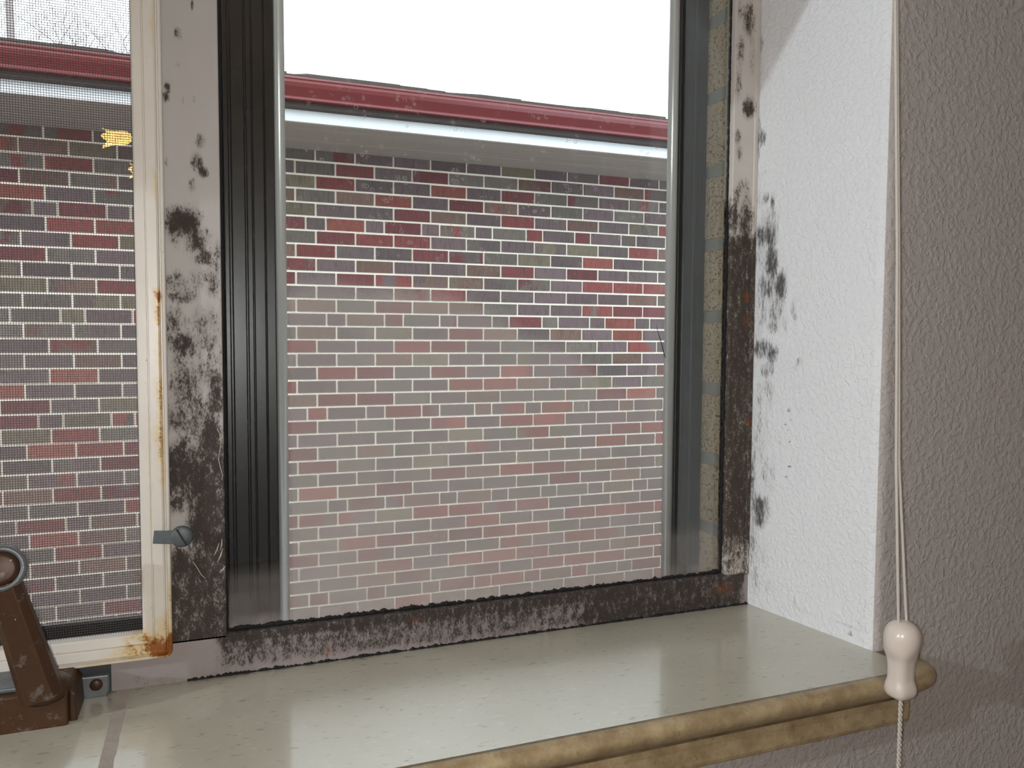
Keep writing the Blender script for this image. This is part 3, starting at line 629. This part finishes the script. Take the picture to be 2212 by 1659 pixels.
# handle arm: tapered bar with chamfered edges leaning left, thicker at the foot
def bar(A, B, wa, wb, ta, tb, n=10):
    v = []; f = []
    A, B = Vector(A), Vector(B); ax = (B-A).normalized(); side = ax.cross(Vector((0, 1, 0))).normalized(); fr = Vector((0, -1, 0))
    for i in range(n+1):
        t = i/n; c = A.lerp(B, t); wd = wa+(wb-wa)*t; th = ta+(tb-ta)*t
        for sx, sy in ((-1, -1), (-1, .35), (-.62, 1), (.62, 1), (1, .35), (1, -1)):
            v.append(tuple(c+side*sx*wd/2+fr*sy*th/2))
    for i in range(n):
        for j in range(6): f.append((i*6+j, i*6+(j+1) % 6, (i+1)*6+(j+1) % 6, (i+1)*6+j))
    f += [tuple(range(6))[::-1], tuple(range(n*6, n*6+6))]
    return v, f
v, f = bar((-.0965, .552, -.2225), (-.1150, .549, -.1475), .0235, .0180, .014, .011)
arm = o = build('handle_arm', v, f, M['bronze'], op); bevel(o, .0008, 2)
mb = MB(); mb.lathe([(.0110, 0), (.0138, .0015), (.0140, .008), (.0128, .0100), (.0108, .0103), (.0104, .0085), (.0100, .0075), (.0, .0072)], (-.1165, .5550, -.1400), (.10, -1, .22), 36)
hb = mb.build('handle_knuckle', M['steel'], arm, True)
mb = MB(); mb.lathe([(.0100, .0070), (.0098, .0094), (.0070, .0101), (.0, .0103)], (-.1165, .5550, -.1400), (.10, -1, .22), 32); mb.build('knuckle_pin', M['bronze'], arm, True)
mb = MB(); mb.lathe([(.0136, -.004), (.0142, 0), (.0128, .0035), (.0110, .005), (.0, .006)], (-.0962, .562, -.2200), (-.1, -.2, 1), 30); mb.build('handle_socket', M['bronze'], op, True)
v, f = extrude([(-.0840, -.2440), (-.0660, -.2440), (-.0640, -.2405), (-.0640, -.2290), (-.0840, -.2285)], 'y', .5930, .5985)
ear = o = build('mounting_ear', v, f, M['steel'], op); bevel(o, .001, 2)
mb = MB(); mb.lathe([(.0038, 0), (.0040, .0012), (.0030, .0022), (0, .0024)], (-.0718, .5930, -.2345), (0, -1, 0), 24); mb.build('mounting_screw', M['bronze'], ear, True)
v, f = extrude([(-.0836, -.2440), (-.0790, -.2440), (-.0800, -.2260), (-.0836, -.2200)], 'y', .560, .5935)
o = build('housing_flange', v, f, M['bronze'], op); bevel(o, .0012, 2)

# ------------------------------------------------------------------ window sill
sl = thing('window_sill', (-.16, .50, -.285), 'speckled cream stone window sill with rounded front edge darkened by stains and painted shade under the window', 'window sill')
def ztop(y):
    return -.2434 + (.600-y)*.010
def slab(x0, x1, name):
    ys = [.4315+(.622-.4315)*i/60 for i in range(61)]
    top = [(y, ztop(y)) for y in ys]; poly = top + [(.622, -.2605), (.4315, -.2605)]
    v, f = extrude(poly, 'x', x0, x1, step=.004)
    mold = []
    for p in v:
        d = 0
        if p[2] > -.25:
            d = max(d, .95*math.exp(-((.604-p[1])/.006)**2) if p[1] < .604 else .95)
            d = max(d, .6*math.exp(-((.600-p[1])/.020)**2)*(1 if p[0] < .12 else .75))
            d = max(d, .75*math.exp(-((XJ+.0165*(.6-p[1])/.13-p[0])/.0035)**2)*sm(p[1], .465, .51))
            d = max(d, .55*math.exp(-(((p[0]+.06)/.03)**2+((p[1]-.585)/.02)**2)))
            if p[0] > .43 and p[1] > .57: d = max(d, .6*math.exp(-((p[0]-.466)/.02)**2-((p[1]-.60)/.016)**2))
        mold.append(d)
    if x1 > 0:                                             # the slab's end follows the slanted plaster return
        v = [(p[0]+(max(0, (.600-p[1])/.122)*.0172 if p[0] > x1-.0001 else 0), p[1], p[2]) for p in v]
    return build(name, v, f, M['stone'], sl, False, {'mold': mold})
slab(-.052, XJ-.0004, 'slab'); slab(-.795, -.0595, 'slab')
v, f = extrude([(-.0597, -.2605), (-.0518, -.2605), (-.0518, -.2434), (-.0597, -.2434)], 'y', .4315, .606, step=.004)
v = [(p[0], p[1], (ztop(p[1])+.0001 + .0004*mnoise.noise(Vector((p[0]*300, p[1]*120, 0)))) if p[2] > -.255 else p[2]) for p in v]
build('grout_joint', v, f, M['grout'], sl)
# rounded nosing that runs past the corner as a horn
nz = [(.4680, -.2421), (.4315, -.2417), (.4275, -.2420), (.4240, -.2432), (.4218, -.2452), (.4210, -.2478), (.4216, -.2510), (.4236, -.2542), (.4266, -.2570), (.4300, -.2596), (.4350, -.2614), (.4405, -.2620), (.4680, -.2620)]
RH_ = .0305
sec = [-.795+(XC+.795)*i/90 for i in range(91)] + [XC+RH_*(1-(1-k/27)**1.7) for k in range(1, 28)]
v = []; RH = .0305
for x in sec:
    for (y, z) in nz:
        if x > XC:
            t = min(1, (x-XC)/RH); q_ = max(0, 1-t**2.6)**(1/2.6); pull = .040*(1-q_); yy = min(y+pull, .4678); k = .55+.45*q_; zz = -.2516+(z+.2516)*(k)
        else: yy, zz = y, z
        if x < XC-.001: yy = min(yy, .4314 if y > .46 else yy)
        v.append((x, yy, zz))
n = len(nz); f = []
for i in range(len(sec)-1):
    for j in range(n): f.append((i*n+j, i*n+(j+1) % n, (i+1)*n+(j+1) % n, (i+1)*n+j))
f += [tuple(range(n)), tuple(range((len(sec)-1)*n, len(sec)*n))]
build('nosing', v, f, M['nosing'], sl, True)
v, f = extrude([(.4678, -.2620), (.4410, -.2620), (.4406, -.2634), (.4418, -.2650), (.4396, -.2670), (.4385, -.2704), (.4385, -.2824), (.4395, -.2858), (.4425, -.2874), (.4678, -.2874)], 'x', -.795, .4905)
o = build('apron_molding', v, f, M['nosing'], sl); bevel(o, .001, 2)

# ------------------------------------------------------------------ blind (raised, above the picture) and its pull cord
bl = thing('window_blind', (.1, .43, .5), 'raised window blind hanging crooked above the pane', 'window blind')
def bz(x): return .203 + (x+.42)*.263               # lower edge of the crooked stack
mb = MB()
def tilt_box(x0, x1, y0, y1, dz0, dz1):
    b = MB(); vv = [(x, y, bz(x)+d) for x in (x0, x1) for y in (y0, y1) for d in (dz0, dz1)]
    return vv, [(0, 1, 3, 2), (4, 6, 7, 5), (0, 4, 5, 1), (2, 3, 7, 6), (0, 2, 6, 4), (1, 5, 7, 3)]
v, f = tilt_box(-.82, .50, .412, .440, 0, .014); build('bottom_rail', v, f, M['slat'], bl)
for i in range(22):
    v, f = tilt_box(-.82, .50, .409, .443, .016+i*.0048, .018+i*.0048); build('slat', v, f, M['slat'], bl)
mb = MB(); mb.box(-.84, .52, .408, .446, .98, 1.02); mb.build('headrail', M['slat'], bl)
for x in (-.6, .0, .40):
    mb = MB(); mb.tube([(x, .426, bz(x)+.01), (x, .426, .985)], .0009, 6); mb.build('lift_cord', M['cord'], bl)
co = thing('blind_cord', (.443, .405, -.30), 'off white blind pull cord with plastic tassel hanging by the wall corner', 'blind cord')
def path(L, n=30):
    out = []
    for a, b in zip(L, L[1:]):
        for i in range(n): out.append(tuple(Vector(a).lerp(Vector(b), i/n)))
    return out+[L[-1]]
for pts in ([(.4201, .405, .40), (.4201, .405, .2202), (.4285, .405, .06), (.4336, .405, -.0818), (.4405, .405, -.196)],
            [(.4213, .405, .40), (.4213, .405, .2202), (.4299, .405, .06), (.4360, .405, -.0818), (.4480, .405, -.197)]):
    mb = MB(); mb.tube(path(pts), .00105, 8); mb.build('strand', M['cord'], co, True)
# tassel: round head, waisted body, flat flared foot
mb = MB(); N_ = 40
prof = [(-.1912, .0010, .0010), (-.1915, .0042, .0040), (-.1930, .0080, .0076), (-.1960, .0110, .0104), (-.2000, .0126, .0118), (-.2045, .0128, .0120), (-.2090, .0122, .0114), (-.2130, .0110, .0100), (-.2165, .0098, .0086), (-.2195, .0092, .0078),
        (-.2240, .0090, .0074), (-.2290, .0090, .0072), (-.2325, .0091, .0074), (-.2350, .0101, .0084), (-.2380, .0108, .0090), (-.2405, .0107, .0090), (-.2432, .0096, .0080), (-.2448, .0076, .0062), (-.2452, .0010, .0010)]
v = []; f = []
for (z, rx, ry) in prof:
    cx = .4436 - .0012*sm(-z, .20, .215)+.0008
    for k in range(N_):
        a = 2*math.pi*k/N_; e = 1.0
        ca, sa = math.cos(a), math.sin(a)
        if z < -.212:                                       # squarer below the head, ridge to the left of centre
            q = (abs(ca)**3.2+abs(sa)**3.2)**(-1/3.2); ca *= q; sa *= q
            e = 1.0
        v.append((cx+rx*.94*(1 if z > -.21 else .92)*ca+.0008*(1 if z < -.213 else 0), .405+ry*sa, z))
for i in range(len(prof)-1):
    for k in range(N_): f.append((i*N_+k, i*N_+(k+1) % N_, (i+1)*N_+(k+1) % N_, (i+1)*N_+k))
f += [tuple(range(N_)), tuple(range((len(prof)-1)*N_, len(prof)*N_))]
o = build('tassel', v, f, M['tassel'], co, True); s_ = o.modifiers.new('sub', 'SUBSURF'); s_.levels = 1; s_.render_levels = 1
mb = MB()
for k in range(2):
    pts = []
    for i in range(220):
        z = -.244-.13*i/219; a = i*.52+k*math.pi
        pts.append((.4448+.00085*math.cos(a), .405+.00085*math.sin(a), z))
    mb.tube(pts, .00085, 7)
mb.build('braided_tail', M['cord'], co, True)

# fluff and cracked paint by the mullion foot
def thread(pts, r, label):
    mb = MB(); mb.tube(pts, r, 5); o = mb.build('dust_thread', M['fuzz'], None, True)
    tag(o, label, 'dust thread', 'dust threads stuck to the mullion')
thread([(.0075, .5992, -.064), (.0092, .5988, -.068), (.0098, .5986, -.075), (.0086, .5986, -.082), (.0080, .5986, -.086), (.0092, .5985, -.092), (.0105, .5988, -.097), (.0100, .599, -.101)], .00028, 'long curly pale thread on the mullion edge beside the dark glass')
thread([(-.010, .5992, -.158), (-.0075, .5988, -.162), (-.0045, .5990, -.168), (-.002, .5990, -.1705)], .00030, 'short straight pale thread on the mullion below the metal clip')
fl_ = thing('paint_flakes', (.0080, .599, -.155), 'white flakes of peeling paint on the mullion edge below the clip', 'paint flakes')
for a, b_ in (((.0075, -.146), (.0040, -.155)), ((.0100, -.150), (.0062, -.160)), ((.0115, -.163), (.0075, -.1675)), ((.0095, -.143), (.0080, -.152))):
    mb = MB(); mb.tube([(a[0], .5988, a[1]), ((a[0]+b_[0])/2+.0004, .5982, (a[1]+b_[1])/2), (b_[0], .5990, b_[1])], [.0003, .0006, .0002], 5)
    mb.build('flake', M['fuzz'], fl_, True)
hair = MB(); hair.tube([(.3905, .6425, .012), (.3925, .6425, .006), (.3955, .6425, -.002), (.3990, .6425, -.013), (.4035, .6420, -.026)], [.0002, .0003, .00035, .0004, .0004], 5)
o = hair.build('cracked_line', M['groove'], None, True); o.name = 'hair'
tag(o, 'dark hair stuck on the storm pane near its right bead', 'hair')

# ------------------------------------------------------------------ neighbour's house
H = thing('neighbor_house', (.9, 4.1, -1.6), 'brick house across the yard with dark red gutter', 'house')
HY = 4.1; PX = .1966; CZ = .0679; ZH = .5364; AX = .5267
rng = random.Random(11)
pal = [(rgb(122, 64, 62), 2.6), (rgb(106, 58, 60), 3), (rgb(100, 84, 86), 5), (rgb(102, 94, 88), 4), (rgb(108, 99, 84), 1.6), (rgb(94, 82, 82), 4), (rgb(132, 74, 66), 1.2), (rgb(110, 86, 78), 2.4)]
def pick(): return rng.choices([p[0] for p in pal], [p[1] for p in pal])[0]
mb = MB(); c1 = []; c2 = []
def brick(x0, x1, zb, r):
    j = .0052
    y = HY - .005 + rng.uniform(-.0015, .0015)
    e = rng.uniform(-.0012, .0012)
    mb.box(x0+j, x1-j, y, HY+.02, zb+j, zb+CZ-j+e)
    a = pick(); b = a if rng.random() < .62 else pick(); s = rng.uniform(.8, 1.18)
    c1.append(tuple(c*s for c in a)); c2.append(tuple(c*s for c in b))
for r in range(-32, 9):
    zb = ZH + r*CZ; blk, k = divmod(r, 7)                # k 0: header course; a running bond between
    if k == 0:
        ph = AX + (PX/2 if blk % 2 else 0)               # headers centred on this joint
        mod = PX*1.5; i0 = int((-3.2-ph)/mod)-1; x = ph + i0*mod - PX/4
        while x < 6.2:
            brick(x, x+PX/2, zb, r); brick(x+PX/2, x+mod, zb, r); x += mod
    else:
        ph = AX + (PX/2 if (blk+k-1) % 2 else 0)
        i0 = int((-3.2-ph)/PX)-1; x = ph+i0*PX
        while x < 6.2:
            brick(x, x+PX, zb, r); x += PX
nb = len(c1)
n0 = len(mb.v)
mb.box(-3.3, 6.4, HY, HY+.25, -1.75, 1.05, 1)
o = mb.build('brick_wall', [M['house_brick'], M['house_mortar']], H)
for nm, cols in (('c1', c1), ('c2', c2)):
    at = o.data.attributes.new(nm, 'FLOAT_COLOR', 'POINT'); buf = []
    for i in range(len(o.data.vertices)):
        q = cols[min(i//8, nb-1)]; buf += [q[0], q[1], q[2], 1.0]
    at.data.foreach_set('color', buf)
ZS = .9301
mb = MB()
for i in range(5):
    ya = 3.592+i*.104; mb.box(-3.5, 6.6, ya, ya+.1032, ZS-.0005*(i % 2), ZS+.02)
mb.build('soffit', M['soffit'], H)
mb = MB(); mb.box(-3.5, 6.6, 3.572, 3.592, ZS-.004, ZS+.155); o = mb.build('fascia', M['fascia'], H)
gp = [(3.571, 1.000), (3.500, 1.000), (3.497, 1.003), (3.497, 1.012), (3.500, 1.016), (3.486, 1.036), (3.470, 1.058), (3.462, 1.076), (3.461, 1.090), (3.456, 1.092), (3.456, 1.103), (3.470, 1.104), (3.470, 1.098), (3.571, 1.098)]
mb = MB(); mb.box(-3.5, 6.6, 3.532, 3.572, .975, .9968); mb.build('gutter_shade_strip', M['gutter_shade'], H)  # added dark strip painting the gutter's shadow on the white fascia
gp = [(y, .997+(z-1.0)*.80) for y, z in gp]
v, f = extrude(gp, 'x', -3.5, 6.6); o = build('gutter', v, f, M['gutter'], H); bevel(o, .002, 2)
rng2 = random.Random(3); mb = MB(); x = -3.5
while x < 6.6:
    wd = rng2.uniform(.08, .22); e = rng2.uniform(-.006, .008); t = rng2.uniform(.012, .021)
    b = MB(); y0 = 3.48+e*.4; z0 = 1.0830
    vv = [(x, y0, z0), (x+wd, y0, z0), (x+wd, y0, z0+t), (x, y0, z0+t), (x, 6.8, z0+.99), (x+wd, 6.8, z0+.99), (x+wd, 6.8, z0+1.01), (x, 6.8, z0+1.01)]
    mb.addm(vv, [(0, 1, 2, 3), (4, 7, 6, 5), (0, 4, 5, 1), (1, 5, 6, 2), (2, 6, 7, 3), (3, 7, 4, 0)]); x += wd-.002
mb.build('roof', M['shingle'], H)
mb = MB(); mb.box(-3.3, 6.4, 6.75, 6.9, -1.75, 2.0); mb.box(-3.3, -3.2, 4.35, 6.75, -1.75, 1.0); mb.box(6.3, 6.4, 4.35, 6.75, -1.75, 1.0)
mb.build('rear_wall', M['house_mortar'], H)
shell('ground', -40, 40, .705, 60, -1.9, -1.6, M['grass'], 'winter grass of the yard between the houses', 'ground')

# ------------------------------------------------------------------ bare trees beyond the roof
def tree(name, base, height, seed, label, spread=.5, depth=5, r0=.13):
    rg = random.Random(seed); mb = MB(); tw = MB()
    def grow(p, d, L, r, lv):
        pts = [p]; q = p; dd = d
        for i in range(4):
            dd = (dd + Vector((rg.uniform(-1, 1), rg.uniform(-1, 1), rg.uniform(-.3, .6)))*(.13 if lv < depth else .02)).normalized(); q = q+dd*L/4; pts.append(q)
        (mb if lv > 2 else tw).tube(pts, [r*(1-.12*i) for i in range(5)], 7 if lv > 3 else 4, False)
        if lv == 0: return
        for k in range(rg.choice((3, 4)) if lv > 1 else 4):
            a = pts[rg.randint(1, 4)] if k else pts[-1]
            ax = Vector((rg.uniform(-1, 1), rg.uniform(-1, 1), rg.uniform(.0, .9))).normalized()
            grow(a, (dd*(1-spread)+ax*spread).normalized(), (L if lv < depth else L*.45)*rg.uniform(.55, .78), r*.53, lv-1)
    t = thing(name, base, label, 'tree', 'bare trees beyond the roof')
    grow(Vector(base), Vector((0, 0, 1)), height*.45, r0, depth)
    mb.build('trunk', M['bark'], t, True); tw.build('twigs', M['bark'], t)
    return t
tree('bare_tree', (-2.5, 14.0, -1.6), 15.0, 4, 'pale bare tree rising above the roof at the upper left corner', .55, 6, .10)
tree('bare_tree', (-2.4, 22.0, -1.6), 14.5, 9, 'faint distant bare treetop just above the roof beside the screen frame', .6, 6, .08)

# ------------------------------------------------------------------ lamps of the room (behind the photographer)
lm = thing('hanging_lamp', (-2.1, -.3, 1.25), 'hanging lamp with bare bulb far left in the room', 'hanging lamp')
mb = MB(); mb.lathe([(.05, 0), (.05, -.015), (.02, -.03), (.0, -.03)], (-2.1, -.3, 1.25), (0, 0, 1), 32); mb.build('canopy', M['bronze'], lm, True)
mb = MB(); mb.tube([(-2.1, -.3, 1.23), (-2.1, -.3, .68)], .004, 8); mb.build('cable', M['groove'], lm, True)
mb = MB(); mb.lathe([(.0, .10), (.018, .10), (.024, .06), (.024, .03), (.0, .03)], (-2.1, -.3, .587), (0, 0, 1), 24); mb.build('socket', M['bronze'], lm, True)
M['amber'] = glow('glowing_amber_glass', (1.0, .60, .16), 42.0)
def petal(c, s, flip=1):
    """open tulip shade lying on its side, mouth to the left"""
    mb = MB(); n = 28; v = []; f = []
    prof = [(0, .0), (.018, .004), (.030, .016), (.034, .035), (.033, .055), (.036, .075), (.044, .092)]
    for r, h in prof:
        for k in range(n):
            a = 2*math.pi*k/n; rr = r*(1+(.16*math.cos(a*5) if h > .05 else 0)*(h/.092)); hh = h*(1+(.10*math.cos(a*5) if h > .05 else 0))
            v.append((c[0]-hh*s*flip, c[1]+rr*s*.8, c[2]+rr*s*.72*math.sin(a)+0)) if False else v.append((c[0]+(.05-hh)*s*flip, c[1]+rr*s*math.cos(a), c[2]+rr*s*math.sin(a)*.75-.12*hh*s))
    for i in range(len(prof)-1):
        for k in range(n): f.append((i*n+k, i*n+(k+1) % n, (i+1)*n+(k+1) % n, (i+1)*n+k))
    return v, f
fx = thing('pendant_lamp', (-.24, -2.1, 1.25), 'pendant lamp with glowing amber glass shades behind the photographer', 'pendant lamp')
for c, s in (((-.290, -2.10, .745), 1.0), ((-.215, -2.12, .635), .8)):
    v, f = petal(c, s); build('shade', v, f, M['amber'], fx, True)
mb = MB(); mb.tube([(-.20, -2.1, 1.25), (-.20, -2.1, .80), (-.235, -2.1, .745)], .008, 8); mb.tube([(-.20, -2.1, .80), (-.17, -2.12, .70), (-.172, -2.12, .640)], .007, 8); mb.build('stem', M['bronze'], fx, True)
